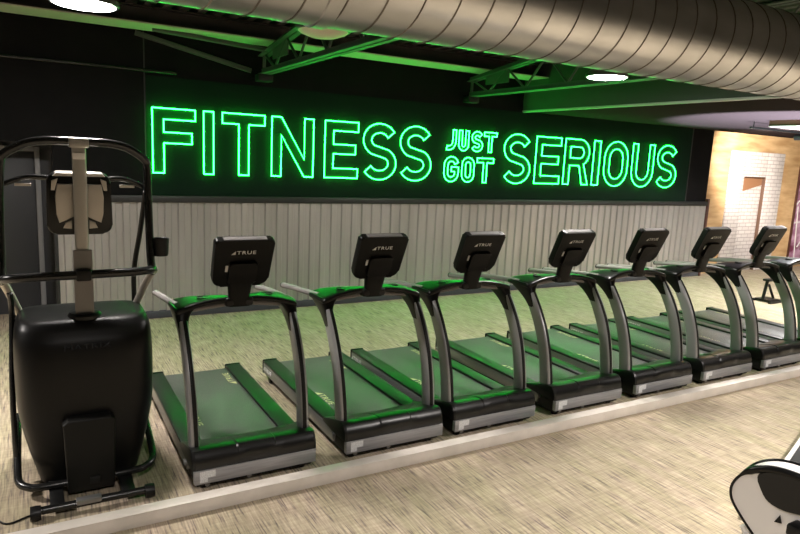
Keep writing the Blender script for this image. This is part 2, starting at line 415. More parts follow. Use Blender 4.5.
# track light by the plywood wall and the ceiling canopy
tk = thing('track_light', (10.4, 6.58, 2.985), 'black track rail with a small spotlight aimed at the plywood wall', 'track light')
MB().box(0, 4.2, -0.018, 0.018, -0.015, 0.015, 0.003).build('rail', M['black'], tk)
for x in (0.08, 1.2, 2.6, 4.0): MB().tube([(x, 0, 0), (x, 0, 0.10)], 0.008, 8).build('hanger', M['black'], tk)
MB().lathe([(0.002, -0.07), (0.05, -0.065), (0.055, 0.0), (0.055, 0.06), (0.05, 0.062), (0.045, 0.03), (0.002, 0.03)], (1.55, 0.06, -0.075), 20, 'Y').tube([(1.55, 0.03, -0.06), (1.55, 0, 0)], 0.012, 8).build('spotlight_head', M['black'], tk)
cn = thing('ceiling_box', (10.33, 6.24, 2.985), 'white bottomed dropped ceiling box with dark red sides in front of the track light', 'ceiling box')
MB().box(0, 5.0, -4.2, 0, 0.0, 0.012, 0.002).build('white_soffit', M['whitep'], cn)
MB().box(0.004, 4.996, -4.196, -0.004, 0.0125, 0.099).build('red_side', M['redtrim'], cn)

# ------------------------------------------------------------------ neon sign
def arc(cx, cz, rx, rz, a0, a1, n=14):
    return [(cx+rx*math.cos(R(a0+(a1-a0)*i/n)), cz+rz*math.sin(R(a0+(a1-a0)*i/n))) for i in range(n+1)]
def offset(path, d, closed=False):
    out = []; n = len(path)
    for i, p in enumerate(path):
        a = path[i-1] if (i or closed) else None; b = path[(i+1) % n] if (i < n-1 or closed) else None
        ns = []
        for q0, q1 in ((a, p), (p, b)):
            if q0 is None or q1 is None: continue
            dx, dz = q1[0]-q0[0], q1[1]-q0[1]; l = math.hypot(dx, dz)
            if l > 1e-9: ns.append((-dz/l, dx/l))
        nx, nz = sum(v[0] for v in ns), sum(v[1] for v in ns); l = math.hypot(nx, nz); nx /= l; nz /= l
        c = max(0.35, nx*ns[0][0]+nz*ns[0][1])
        out.append((p[0]+nx*d/c, p[1]+nz*d/c))
    return out
def stroke(path, t): return offset(path, t/2) + offset(path, -t/2)[::-1]
def glyph(ch, w, h, t):
    a = t/2
    if ch == 'I': return [[(0, 0), (0, h), (w, h), (w, 0)]]
    if ch == 'F': return [[(0, 0), (0, h), (w, h), (w, h-t), (t, h-t), (t, h*0.55+a), (w*0.92, h*0.55+a), (w*0.92, h*0.55-a), (t, h*0.55-a), (t, 0)]]
    if ch == 'E': return [[(0, 0), (0, h), (w, h), (w, h-t), (t, h-t), (t, h*0.51+a), (w*0.92, h*0.51+a), (w*0.92, h*0.51-a), (t, h*0.51-a), (t, t), (w, t), (w, 0)]]
    if ch == 'T': return [[(w/2-a, 0), (w/2-a, h-t), (0, h-t), (0, h), (w, h), (w, h-t), (w/2+a, h-t), (w/2+a, 0)]]
    if ch == 'N':
        y1 = h*0.30
        return [[(0, 0), (0, h), (t, h), (w-t, y1), (w-t, h), (w, h), (w, 0), (w-t, 0), (t, h-y1), (t, 0)]]
    if ch == 'S':
        rx, rz = w/2-a, (h-t)/4
        p = arc(w/2, h-a-rz, rx*0.97, rz, 28, 235, 18) + arc(w/2, a+rz, rx, rz, 55, -152, 18)
        return [stroke(p, t)]
    if ch == 'J':
        r = w-t; return [stroke([(w-a, h), (w-a, a+r*0.9)] + arc(a+r*0.1, a+r*0.9, r*0.9, r*0.9, 0, -105, 10)[1:], t)]
    if ch == 'U':
        r = w/2-a; return [stroke([(a, h), (a, a+r)] + arc(w/2, a+r, r, r, 180, 360, 18)[1:] + [(w-a, h)], t)]
    if ch == 'O':
        r = w/2-a
        p = arc(w/2, h-a-r, r, r, 0, 180, 16) + arc(w/2, a+r, r, r, 180, 360, 16)
        return [offset(p, a, True), offset(p, -a, True)]
    if ch == 'G':
        r = w/2-a
        p = arc(w/2, h-a-r, r, r, 20, 180, 14) + arc(w/2, a+r, r, r, 180, 360, 16) + [(w-a, h*0.5), (w*0.5, h*0.5)]
        return [stroke(p, t)]
    if ch == 'R':
        zb = h*0.42; rb = (h-zb)/2; ri = rb-t
        outer = [(0, 0), (0, h)] + arc(w-rb-0.02*w, h-rb, rb, rb, 90, -62, 14) + [(w, 0), (w-t*1.12, 0), (w*0.60, zb), (t, zb), (t, 0)]
        inner = [(t, h-t)] + arc(w-rb-0.02*w, h-rb, ri, ri, 90, -90, 12) + [(t, zb+t)]
        return [outer, inner]
TR = 0.0070
def neon_letter(ch, x0, x1, z0, z1, t, root):
    w, h = x1-x0-2*TR, z1-z0-2*TR; mb = MB(); yb = W-0.055
    for loop in glyph(ch, w, h, t):
        P = [(x0+TR+u, z0+TR+v) for u, v in loop]; n = len(P); k = 8; rs = []
        # drop doubled points
        Q = [p for i, p in enumerate(P) if math.hypot(p[0]-P[i-1][0], p[1]-P[i-1][1]) > 1e-4]
        o1 = offset(Q, 1.0, True)
        for q, o in zip(Q, o1):
            d = (o[0]-q[0], o[1]-q[1]); l = math.hypot(*d); d = (d[0]/l*min(l, 1.5), d[1]/l*min(l, 1.5))
            rs.append([Vector((q[0]+d[0]*TR*math.cos(2*PI*j/k), yb+TR*math.sin(2*PI*j/k), q[1]+d[1]*TR*math.cos(2*PI*j/k))) for j in range(k)])
        mb.rings(rs, closed=True)
    o = mb.build('neon_letter', M['neon']); o.parent = root
    loops = [[Vector((x0+TR+u, 0, z0+TR+v)) for u, v in lp] for lp in glyph(ch, w, h, t)]
    flat = [p for lp in loops for p in lp]; bb = MB()
    for y in (W-0.040, W-0.034):
        vs = [bb.bm.verts.new((p.x, y, p.z)) for p in flat]
        for tri in tessellate_polygon([[Vector((p.x, p.z, 0)) for p in lp] for lp in loops]):
            try: bb.bm.faces.new([vs[k] for k in tri])
            except ValueError: pass
    bk = bb.build('backing_plate', M['neonback']); bk.parent = o
    o.matrix_parent_inverse = Matrix.Translation(-Vector(root.location)); return o
sg = thing('neon_sign', (6.4, W, 1.88), 'green neon outline lettering sign across the black wall above the ribbed metal', 'neon sign')
T_ = 0.135
for ch, a, b in (('F', 1.315, 1.850), ('I', 1.942, 2.082), ('T', 2.182, 2.768), ('N', 2.853, 3.475), ('E', 3.635, 4.175), ('S', 4.240, 4.820), ('S', 4.865, 5.450),
                 ('S', 6.868, 7.470), ('E', 7.572, 8.160), ('R', 8.245, 8.870), ('I', 8.955, 9.130), ('O', 9.245, 9.880), ('U', 9.990, 10.61), ('S', 10.70, 11.31)):
    rd = 0.012 if ch in 'SOU' else 0
    neon_letter(ch, a, b, 1.882-rd, 2.698+(rd if ch != 'U' else 0), T_, sg)
for ch, a, b in (('J', 5.705, 5.903), ('U', 5.946, 6.150), ('S', 6.198, 6.430), ('T', 6.445, 6.715)): neon_letter(ch, a, b, 2.370, 2.700, 0.062, sg)
for ch, a, b in (('G', 5.690, 5.980), ('O', 6.035, 6.290), ('T', 6.330, 6.680)): neon_letter(ch, a, b, 1.872, 2.280, 0.072, sg)

# ------------------------------------------------------------------ treadmills
def superring(c, ex, ey, a, b, n=20, e=3.0):
    """rounded-rectangle ring about c in the plane ex, ey"""
    out = []
    for k in range(n):
        t = 2*PI*k/n; ct, st = math.cos(t), math.sin(t)
        out.append(Vector(c) + Vector(ex)*(a*math.copysign(abs(ct)**(2/e), ct)) + Vector(ey)*(b*math.copysign(abs(st)**(2/e), st)))
    return out
YR = 1.97
def make_treadmill(label):
    t = thing('treadmill', (0, 0, 0), label, 'treadmill', 'row of treadmills')
    hw = 0.42
    # base frame
    b = MB(); b.box(-0.40, 0.40, 0.03, 0.62, 0.03, 0.15, 0.006); b.box(-0.30, 0.30, 0.5, YR-0.03, 0.05, 0.125)
    b.box(-0.405, -0.32, 0.5, YR-0.05, 0.045, 0.07); b.box(0.32, 0.405, 0.5, YR-0.05, 0.045, 0.07); b.build('base_frame', M['dark'], t)
    for x in (-0.34, 0.34):
        for y in (0.09, YR-0.12):
            MB().lathe([(0.028, 0.0), (0.03, 0.008), (0.012, 0.016), (0.012, 0.05)], (x, y, 0), 12).build('levelling_foot', M['black'], t)
    # side rails
    for s in (-1, 1):
        xi, xo = sorted((s*0.285, s*0.42))
        rl = MB().box(xi, xo, 0.24, YR-0.025, 0.062, 0.160, 0.004).build('side_rail', M['silver'], t)
        MB().box(xi-0.002, xo+0.002, 0.22, YR-0.03, 0.1605, 0.186, 0.007).build('foot_strip', M['rail'], rl)
        MB().box(xi-0.003, xo+0.003, YR-0.03, YR, 0.055, 0.190, 0.008).build('end_cap', M['black'], rl)
        ex = (0, -1, 0) if s < 0 else (0, 1, 0)
        text_part('rail_lettering', 'TRUE', 0.055, frame_mtx((s*0.4212, YR-0.17, 0.112), ex, (0, 0, 1)), M['white'], rl, sx=1.25, tri=True)
        MB().lathe([(0.032, -0.012), (0.034, 0), (0.032, 0.012)], (s*0.40, YR-0.19, 0.034), 16, 'X').build('wheel', M['black'], rl)
        MB().lathe([(0.004, -0.02), (0.022, -0.02), (0.022, 0.008), (0.008, 0.012)], (s*0.425, 0.22, 0.13), 14, 'X').build('adjuster_bolt', M['silver'], rl)
    bl = MB(); bl.box(-0.283, 0.283, 0.27, YR-0.06, 0.150, 0.166, 0.006); bl.lathe([(0.004, -0.283), (0.042, -0.28), (0.042, 0.28), (0.004, 0.283)], (0, YR-0.075, 0.124), 20, 'X')
    bl = bl.build('belt', M['belt'], t)
    text_part('belt_lettering', 'TRUE', 0.075, frame_mtx((0.235, YR-0.32, 0.1666), (0, 1, 0), (-1, 0, 0)), M['yellow'], bl, 0.0006, 1.2, True)
    text_part('belt_lettering', 'TRUE', 0.075, frame_mtx((-0.235, 0.80, 0.1666), (0, -1, 0), (1, 0, 0)), M['yellow'], bl, 0.0006, 1.2, True)
    # motor hood: profile lofted across, the centre third stands slightly proud
    hd = MB(); rs = []
    prof = [(0.004, 0.156), (0.004, 0.175), (0.010, 0.215), (0.026, 0.252), (0.050, 0.273), (0.080, 0.278), (0.14, 0.270), (0.23, 0.250), (0.32, 0.224), (0.41, 0.195), (0.41, 0.168), (0.2, 0.152)]
    for x in [-0.432, -0.425, -0.41, -0.3, -0.2, -0.135, -0.125, -0.06, 0, 0.06, 0.125, 0.135, 0.2, 0.3, 0.41, 0.425, 0.432]:
        e = min(1, (0.432-abs(x))/0.02); sh = 0.82+0.18*math.sqrt(max(0, 1-(1-e)**2)); mid = 0.006 if abs(x) < 0.13 else 0
        rear = 1.0-0.12*(1-(x/0.43)**2)
        ring = []
        for y, z in prof:
            yy = 0.2+(y-0.2)*sh if y < 0.2 else 0.2+(y*rear-0.2)*1.0
            zz = 0.156+(z-0.156)*sh + (mid if z > 0.2 else 0)
            ring.append(Vector((x, yy-(mid if y < 0.1 and z > 0.2 else 0), zz)))
        rs.append(ring)
    hd.rings(rs); hd = hd.build('motor_hood', M['hood'], t, 28)
    fp = MB().box(-0.42, 0.42, -0.004, 0.035, 0.062, 0.157, 0.004).build('front_panel', M['panel'], t)
    MB().box(-0.385, -0.285, -0.0058, -0.0035, 0.104, 0.150).box(-0.385, -0.335, -0.0058, -0.0035, 0.074, 0.1045).build('warning_sticker', M['sticker'], fp)
    for x in (-0.33, -0.05, 0.30):
        MB().lathe([(0.003, -0.006), (0.016, -0.004), (0.016, 0.02)], (x, 0.03, 0.04), 12, 'Y').build('foot_wheel', M['silver'] if x < 0 else M['black'], t)
    # uprights
    for s in (-1, 1):
        path = smooth_path([(0.385, 0.175, 0.215), (0.387, 0.190, 0.36), (0.389, 0.225, 0.54), (0.391, 0.285, 0.72), (0.392, 0.37, 0.88), (0.392, 0.47, 1.02)], 5)
        rs = []
        for i, (x, y, z) in enumerate(path):
            a = path[max(i-1, 0)]; c = path[min(i+1, len(path)-1)]
            ty, tz = c[1]-a[1], c[2]-a[2]; l = math.hypot(ty, tz); wd = 0.067-0.008*i/len(path)
            rs.append(superring((s*x, y, z), (1, 0, 0), (0, tz/l, -ty/l), 0.031, wd, 20, 3.6))
        u = MB().rings(rs).build('upright', M['upright'], t, 60)
        # dark channel down its front edge
        rs = []
        for i, (x, y, z) in enumerate(path):
            a = path[max(i-1, 0)]; c = path[min(i+1, len(path)-1)]
            ty, tz = c[1]-a[1], c[2]-a[2]; l = math.hypot(ty, tz); wd = 0.062-0.008*i/len(path)
            rs.append(superring((s*(x-0.006), y-tz/l*wd, z+ty/l*wd), (1, 0, 0), (0, tz/l, -ty/l), 0.0145, 0.008, 12, 3))
        MB().rings(rs).build('front_channel', M['black'], u, 60)
        # moulded wing: a tray that widens outwards, then a fairing that narrows down onto the upright
        wm = MB(); rs = []
        for x, ya, yb2, zt, zl in smooth_path([(0.07, 0.465, 0.565, 1.188, 1.145), (0.18, 0.470, 0.635, 1.181, 1.140), (0.29, 0.462, 0.715, 1.166, 1.122), (0.36, 0.452, 0.765, 1.150, 1.098), (0.41, 0.450, 0.778, 1.136, 1.082), (0.432, 0.458, 0.768, 1.122, 1.085), (0.440, 0.49, 0.74, 1.110, 1.095)], 4):
            rs.append(superring((s*x, (ya+yb2)/2, (zt+zl)/2), (0, 1, 0), (0, 0, 1), (yb2-ya)/2, (zt-zl)/2, 28, 4.5))
        wm.rings(rs); rs = []
        for z, xa, xb, ya, yb2 in smooth_path([(1.128, 0.285, 0.436, 0.462, 0.765), (1.100, 0.315, 0.440, 0.450, 0.745), (1.070, 0.338, 0.438, 0.440, 0.690), (1.035, 0.352, 0.432, 0.425, 0.620), (0.995, 0.358, 0.427, 0.400, 0.555), (0.955, 0.360, 0.424, 0.372, 0.505), (0.92, 0.361, 0.423, 0.348, 0.468)], 4):
            rs.append(superring((s*(xa+xb)/2, (ya+yb2)/2, z), (1, 0, 0), (0, 1, 0), (xb-xa)/2, (yb2-ya)/2, 28, 4.0))
        wm.rings(rs)
        wg = wm.build('handle_wing', M['gloss'], t, 50)
        MB().lathe([(0.036, -0.004), (0.042, 0.0), (0.042, 0.006), (0.036, 0.006), (0.034, -0.002)], (s*0.235, 0.575, 1.1735), 24).build('cup_ring', M['black'], wg)
        MB().lathe([(0.002, 0.0), (0.035, 0.0), (0.035, 0.003), (0.002, 0.003)], (s*0.235, 0.575, 1.1722), 24).build('cup_well', M['dark'], wg)
        hr = MB().tube([(s*0.40, 0.62, 1.118), (s*0.41, 0.75, 1.112), (s*0.42, 1.12, 1.081), (s*0.42, 1.41, 1.05)], 0.024, 14).build('handrail', M['grip'], t)
        MB().tube([(s*0.42, 1.408, 1.0502), (s*0.42, 1.422, 1.0488)], 0.0255, 14).build('rail_cap', M['black'], hr)
    cb = MB().tube([(-0.36, 0.52, 1.10), (-0.1, 0.535, 1.125), (0.1, 0.535, 1.125), (0.36, 0.52, 1.10)], 0.018, 12).build('crossbar', M['grip'], t)
    MB().box(-0.10, 0.10, 0.45, 0.57, 1.12, 1.185, 0.018, 3).build('centre_housing', M['black'], t)
    # console
    tilt = R(24); C = Vector((0, 0.405, 1.455))
    ez = Vector((0, -math.sin(tilt), math.cos(tilt))); ey = Vector((0, math.cos(tilt), math.sin(tilt)))
    P = lambda u, v, w: C + Vector((u, 0, 0)) + ez*v + ey*w
    def rr(w, h, rt, rb):
        o = []
        for cx, cz, r, a in ((w/2-rt, h/2-rt, rt, 0), (-w/2+rt, h/2-rt, rt, 90), (-w/2+rb, -h/2+rb, rb, 180), (w/2-rb, -h/2+rb, rb, 270)):
            o += [(cx+r*math.cos(R(a+90*i/6)), cz+r*math.sin(R(a+90*i/6))) for i in range(7)]
        return o
    ol = [(x*(1+0.04*z/0.36), z) for x, z in rr(0.405, 0.375, 0.022, 0.06)]
    cs = MB().prism(ol, P, -0.035, 0.028, 0.014).build('console', M['consoleblack'], t, 40)
    tp = [(x*(1+0.04*z/0.36), z) for x, z in rr(0.422, 0.362, 0.022, 0.055)]
    MB().prism([(-0.15, 0.186), (0.15, 0.186), (0.15, 0.191), (-0.15, 0.191)], P, -0.025, 0.02, 0.002).build('top_strip', M['grip'], cs)
    MB().prism(rr(0.37, 0.30, 0.01, 0.02), P, 0.0275, 0.0305).build('screen', M['dark'], cs)
    MB().prism(rr(0.20, 0.17, 0.02, 0.02), lambda u, v, w: P(u, v-0.065, w), -0.066, -0.03, 0.014).build('rear_cover', M['consoleblack'], cs)
    MB().prism(rr(0.018, 0.05, 0.003, 0.003), lambda u, v, w: P(u-0.112, v-0.035, w), -0.0375, -0.0345).build('port_label', M['white'], cs)
    text_part('console_lettering', 'TRUE', 0.038, frame_mtx(P(0.012, 0.092, -0.0355), (1, 0, 0), ez), M['white'], cs, 0.0012, 1.35, True)
    nk = MB(); rs = []
    for y, z, w, d in ((0.49, 1.12, 0.085, 0.04), (0.48, 1.19, 0.075, 0.034), (0.46, 1.27, 0.085, 0.032), (0.405, 1.37, 0.095, 0.03)):
        rs.append(superring((0, y, z), (1, 0, 0), (0, 1, 0), w, d, 20, 3.5))
    nk.rings(rs).build('console_neck', M['consoleblack'], t, 60)
    return t
XT = [0.8237, 1.9022, 2.8619, 3.9384, 4.9794, 6.0106, 7.0803, 8.14]
LB = ['treadmill nearest the camera, right beside the black elliptical',
      'second treadmill from the elliptical, under the letters N and E',
      'third treadmill from the elliptical, under the end of the sign\'s first word',
      'fourth treadmill from the elliptical, under the start of the sign\'s last word',
      'fifth treadmill from the elliptical, under the middle of the last word',
      'sixth treadmill from the elliptical, its console before the right end of the ribbed wall',
      'seventh treadmill from the elliptical, its console in front of the white brick doorway',
      'last treadmill of the row, cut off by the right edge of the photo']
t0 = make_treadmill(LB[0]); index_kids()
for i, x in enumerate(XT):
    o = t0 if i == 0 else copy_tree(t0)
    o.location = (x+0.42, 3.9486, 0); o['label'] = LB[i]

# cable raceway on the floor in front of the machines
rw = thing('cable_raceway', (4, 3.76, 0), 'long low beige metal cable channel on the carpet in front of the treadmills', 'cable channel')
MB().box(-5.2, 6.5, -0.045, 0.045, 0.0, 0.082, 0.004).build('channel', M['raceway'], rw)
MB().box(-5.2, 6.5, -0.047, 0.047, 0.082, 0.088, 0.002).build('lid', M['raceway'], rw)

# power cords
def cord(pts, label):
    return tag(MB().tube(smooth_path(pts, 6), 0.006, 8).build('power_cord', M['black']), label, 'cord', 'power cords')
cord([(-0.30, 4.20, 0.007), (-0.22, 4.06, 0.007), (-0.10, 4.10, 0.007), (0.03, 4.14, 0.007)], 'black power cord curving on the carpet in front of the elliptical')
cord([(4.82, 3.92, 0.007), (4.86, 3.87, 0.007), (4.93, 3.85, 0.007), (4.95, 3.9, 0.007)], 'short power cord on the floor between the fourth and fifth treadmills')

# ------------------------------------------------------------------ elliptical
EX, EY = 0.245, 4.30
el = thing('elliptical_trainer', (EX, EY, 0), 'black elliptical trainer with a tall handlebar frame left of the treadmills', 'elliptical')
sh = MB(); rs = []
for z, hwd, yf, yb in smooth_path([(0.05, 0.300, 0.060, 0.55), (0.10, 0.312, 0.045, 0.60), (0.30, 0.362, 0.02, 0.66), (0.52, 0.402, 0.0, 0.70), (0.75, 0.410, 0.0, 0.70), (0.95, 0.408, 0.02, 0.69), (1.04, 0.400, 0.055, 0.67), (1.082, 0.385, 0.085, 0.65), (1.106, 0.368, 0.12, 0.62), (1.117, 0.325, 0.17, 0.56), (1.124, 0.22, 0.24, 0.49)], 5):
    cx, cyy = 0.01, (yf+yb)/2
    rs.append(superring((cx, cyy, z), (1, 0, 0), (0, 1, 0), hwd, (yb-yf)/2, 48, 4.6))
shr = sh.rings(rs).build('front_shroud', M['shroud'], el, 70)
text_part('shroud_lettering', 'MATRIX', 0.045, frame_mtx((0.01, 0.017, 0.955), (1, 0, 0), (0, 0.3, 1)), M['satin'], shr, 0.006, 1.5)
MB().prism([(-0.135, 0.03), (0.135, 0.03), (0.15, 0.49), (0.12, 0.515), (-0.12, 0.515), (-0.15, 0.49)], lambda u, v, w: Vector((u, w+0.03*max(0, 0.3-v), v)), -0.085, 0.10, 0.014).build('access_panel', M['cover'], shr)
MB().box(-0.01, 0.05, -0.088, -0.06, 0.075, 0.125, 0.004).build('power_socket', M['dark'], shr)
# base: front stabiliser, bumper loop, rear rails
fb = MB().tube([(-0.30, -0.26, 0.055), (0.31, -0.26, 0.055)], 0.024, 12).build('stabiliser_bar', M['satin'], el)
for x in (-0.315, 0.32): MB().lathe([(0.01, -0.03), (0.042, -0.028), (0.045, 0), (0.042, 0.028), (0.01, 0.03)], (x, -0.26, 0.046), 18, 'X').build('end_cap', M['black'], fb)
MB().box(-0.10, 0.04, -0.285, -0.235, 0.05, 0.085, 0.006).build('bracket', M['silver'], fb)
lp = []
for a, b, c in ((-0.405, 0.70, 0.30), (-0.41, 0.35, 0.20), (-0.41, 0.16, 0.13), (-0.40, 0.06, 0.105), (-0.36, 0.0, 0.095), (-0.28, -0.03, 0.09), (0, -0.035, 0.09), (0.26, -0.03, 0.09), (0.34, 0.0, 0.095), (0.385, 0.06, 0.105), (0.40, 0.16, 0.13), (0.40, 0.35, 0.20), (0.40, 0.70, 0.30)): lp.append((a, b, c))
MB().tube(smooth_path(lp, 5), 0.024, 12).build('bumper_loop', M['satin'], el)
for s in (-1, 1):
    MB().box(s*0.2-0.04, s*0.2+0.04, -0.25, 1.62, 0.025, 0.07, 0.008).build('base_rail', M['black'], el)
MB().tube([(-0.34, 1.6, 0.045), (0.34, 1.6, 0.045)], 0.03, 12).build('rear_stabiliser', M['black'], el)
# mast
rs = [superring((0.01, y, z), (1, 0, 0), (0, 1, 0), w, 0.03, 20, 4) for z, y, w in ((1.10, 0.20, 0.030), (1.45, 0.195, 0.030), (1.60, 0.19, 0.040), (2.10, 0.17, 0.040), (2.23, 0.17, 0.040))]
ms = MB().rings(rs).build('mast', M['mast'], el, 60)
MB().box(-0.045, 0.065, 0.145, 0.165, 1.12, 1.55, 0.006).build('mast_sleeve', M['grip'], ms)
MB().lathe([(0.02, 1.09), (0.085, 1.09), (0.10, 1.105), (0.10, 1.125), (0.085, 1.14), (0.03, 1.145)], (0.01, 0.2, 0), 32).build('mast_collar', M['gloss'], ms)
MB().box(-0.045, 0.065, 0.12, 0.24, 2.185, 2.245, 0.008).box(-0.03, -0.02, 0.118, 0.128, 2.20, 2.23).build('clamp', M['mast'], ms)
MB().box(-0.028, 0.042, 0.125, 0.142, 2.115, 2.155, 0.004).build('clamp_plate', M['whitep'], ms)
# outer handlebar hoop
hp = smooth_path([(0.435, 0.24, 1.385), (0.43, 0.27, 1.50), (0.428, 0.30, 1.80), (0.424, 0.30, 2.06), (0.405, 0.29, 2.125), (0.30, 0.25, 2.195), (0.20, 0.22, 2.218), (0.10, 0.20, 2.222), (-0.10, 0.20, 2.222), (-0.18, 0.22, 2.218), (-0.28, 0.25, 2.195), (-0.395, 0.29, 2.125), (-0.415, 0.30, 2.06), (-0.43, 0.30, 1.80), (-0.435, 0.27, 1.50), (-0.44, 0.24, 1.385)], 5)
MB().tube(hp, 0.026, 14).build('handlebar_hoop', M['satin'], el)
lo = smooth_path([(-0.445, 0.33, 1.34), (-0.44, 0.26, 1.362), (-0.40, 0.19, 1.378), (-0.30, 0.15, 1.388), (0, 0.14, 1.392), (0.30, 0.15, 1.396), (0.40, 0.19, 1.395), (0.445, 0.26, 1.385), (0.45, 0.33, 1.36)], 6)
lob = MB().tube(lo, 0.028, 14).build('lower_bar', M['satin'], el)
MB().box(-0.035, 0.055, 0.11, 0.20, 1.355, 1.43, 0.012, 3).build('bar_clamp', M['black'], lob)
for s in (-1, 1):
    MB().tube([(s*0.445, 0.33, 1.352), (s*0.41, 0.42, 1.25), (s*0.34, 0.56, 1.02)], 0.025, 14).build('silver_strut', M['strut'], el)
    ib = MB().tube(smooth_path([(s*0.16+0.01, 0.30, 1.99), (s*0.28, 0.33, 1.99), (s*0.40, 0.36, 1.945)], 5), 0.0165, 12).build('inner_bar', M['satin'], el)
    MB().box(s*0.30-0.045, s*0.30+0.045, 0.322, 0.345, 1.935, 1.952, 0.003).build('pulse_sensor', M['conback'], ib)
    ar = MB().tube(smooth_path([(0.44 if s > 0 else -0.475, 0.50, 1.90), (0.42 if s > 0 else -0.465, 0.66, 1.6), (0.385 if s > 0 else -0.44, 0.76, 1.30), (s*0.38, 0.77, 1.0), (s*0.36, 0.85, 0.45)], 5), 0.018, 12).build('moving_arm', M['black'], el)
    MB().tube([(s*0.36, 0.85, 0.45), (s*0.2, 1.0, 0.3), (s*0.2, 1.35, 0.28)], 0.022, 10).build('link_bar', M['black'], el)
    MB().box(s*0.2-0.08, s*0.2+0.08, 0.92, 1.30, 0.30, 0.335, 0.012).build('pedal', M['black'], el)
MB().tube(smooth_path([(-0.415, 0.26, 0.12), (-0.418, 0.33, 0.6), (-0.40, 0.42, 1.10), (-0.405, 0.38, 1.25)], 5), 0.018, 10).build('side_tube', M['satin'], el)
# console seen from behind
Cc = Vector((0.01, 0.29, 1.835))
def rr2(w, h, r):
    o = []
    for cx, cz, a in ((w/2-r, h/2-r, 0), (-w/2+r, h/2-r, 90), (-w/2+r, -h/2+r, 180), (w/2-r, -h/2+r, 270)):
        o += [(cx+r*math.cos(R(a+90*i/6)), cz+r*math.sin(R(a+90*i/6))) for i in range(7)]
    return o
tl = R(8)
PC = lambda u, v, w: Cc + Vector((u, w*math.cos(tl)-v*math.sin(tl)*0.6, v+w*math.sin(tl)))
kn = MB().prism([(x*(1-0.05*z/0.36), z) for x, z in rr2(0.372, 0.388, 0.06)], PC, -0.045, 0.05, 0.02).build('console', M['gloss'], el, 40)
for s in (-1, 1):
    pa = [(s*0.038, 0.13), (s*0.125, 0.13), (s*0.138, 0.05), (s*0.134, -0.06), (s*0.12, -0.115), (s*0.09, -0.10), (s*0.038, -0.075)]
    MB().prism(pa if s > 0 else pa[::-1], PC, -0.062, -0.04, 0.006).build('back_panel', M['conback'], kn)
    MB().prism([(s*0.05, -0.10), (s*0.085, -0.115), (s*0.10, -0.15), (s*0.05, -0.155)], PC, -0.056, -0.04, 0.003).build('vent', M['conback'], kn)
    MB().prism([(s*0.12, 0.165), (s*0.155, 0.15), (s*0.16, 0.09), (s*0.140, 0.09), (s*0.128, 0.135)], PC, -0.054, -0.04, 0.003).build('corner_trim', M['conback'], kn)
MB().prism([(-0.15, 0.178), (0.15, 0.178), (0.13, 0.198), (-0.13, 0.198)], PC, -0.05, 0.03, 0.004).build('top_edge', M['conback'], kn)
# cup holder on the right side of the hoop
ch = MB().lathe([(0.003, 0.0), (0.046, 0.0), (0.052, 0.12), (0.056, 0.122), (0.056, 0.116), (0.050, 0.01), (0.003, 0.01)], (0.50, 0.29, 1.475), 24).build('cup_holder', M['black'], el)
MB().box(0.425, 0.46, 0.265, 0.315, 1.50, 1.57, 0.006).build('holder_bracket', M['black'], ch)

# ------------------------------------------------------------------ small floor stand behind the last treadmills
st = thing('floor_stand', (11.3, 6.4, 0), 'small black A shaped floor stand behind the last treadmills', 'stand')
for s in (-1, 1):
    MB().box(-0.22, 0.22, s*0.16-0.025, s*0.16+0.025, 0.0, 0.035, 0.005).build('foot_bar', M['black'], st)
MB().tube([(-0.16, 0, 0.03), (-0.08, 0, 0.40)], 0.028, 10).build('post', M['black'], st)
MB().tube([(0.18, 0, 0.03), (-0.02, 0, 0.30)], 0.022, 10).build('brace', M['black'], st)
MB().box(-0.14, 0.16, -0.06, 0.06, 0.37, 0.41, 0.01).build('top_pad', M['black'], st)
MB().box(-0.15, 0.17, -0.14, 0.14, 0.02, 0.05).build('cross_piece', M['black'], st)

# ------------------------------------------------------------------ white bike in the lower right corner
AX = Vector((math.sin(R(78)), math.cos(R(78)), 0)); AV = Vector((-AX.y, AX.x, 0)); UPZ = Vector((0, 0, 1))
P0 = un_plane(790, 500, (3.05, 1.55, 0), (0, 1, 0))
ctr = P0.copy()
bk_ = thing('exercise_bike', (ctr.x, ctr.y, 0), 'white exercise bike fairing with black rims and a black disc at the lower right corner', 'exercise bike')
def near(px, py, off=0.0): return un_plane(px, py, P0, AX) + AX*off
def ploop(pix, off=0.0):
    return [near(a, b, 0)+AX*off - Vector((ctr.x, ctr.y, 0)) for a, b in pix]
OUT = smooth_path([(768, 556), (752, 533), (739, 513), (731.5, 498), (731.5, 486), (738, 477), (750, 470.5), (768, 469), (790, 474), (815, 486), (840, 510), (848, 545), (832, 575), (800, 580), (768, 556)], 4)[:-1]
DEP = 0.15
def inset(pts, k):
    c = sum(pts, Vector())/len(pts); return [c+(p-c)*k for p in pts]
l0 = ploop(OUT); l1 = [p+AX*DEP for p in l0]
f_ = MB(); f_.rings([inset(l0, 0.90), inset(l0, 0.985), [p+AX*0.01 for p in l0], l1, [p+AX*0.004 for p in inset(l1, 0.9)]]); f_.build('fairing', M['whitep'], bk_, 50)
rm = MB(); rs = []
big = inset(l0, 1.012)
0 and rm.rings([inset(l0, 0.975), [p-AX*0.006 for p in inset(l0, 0.985)], [p-AX*0.006 for p in big], [p+AX*0.045 for p in big], [p+AX*0.045 for p in inset(l0, 0.985)]], cap=False)
rr_ = [0.007+0.013*max(0.0, min(1.0, (a-741)/9))*(1.0 if b < 505 else 0.0) for a, b in OUT]
rm.tube(l0, rr_, 12, closed=True)
rm.build('near_rim', M['gloss'], bk_, 60)
MB().tube(l1, 0.011, 10, closed=True).build('far_rim', M['gloss'], bk_, 60)
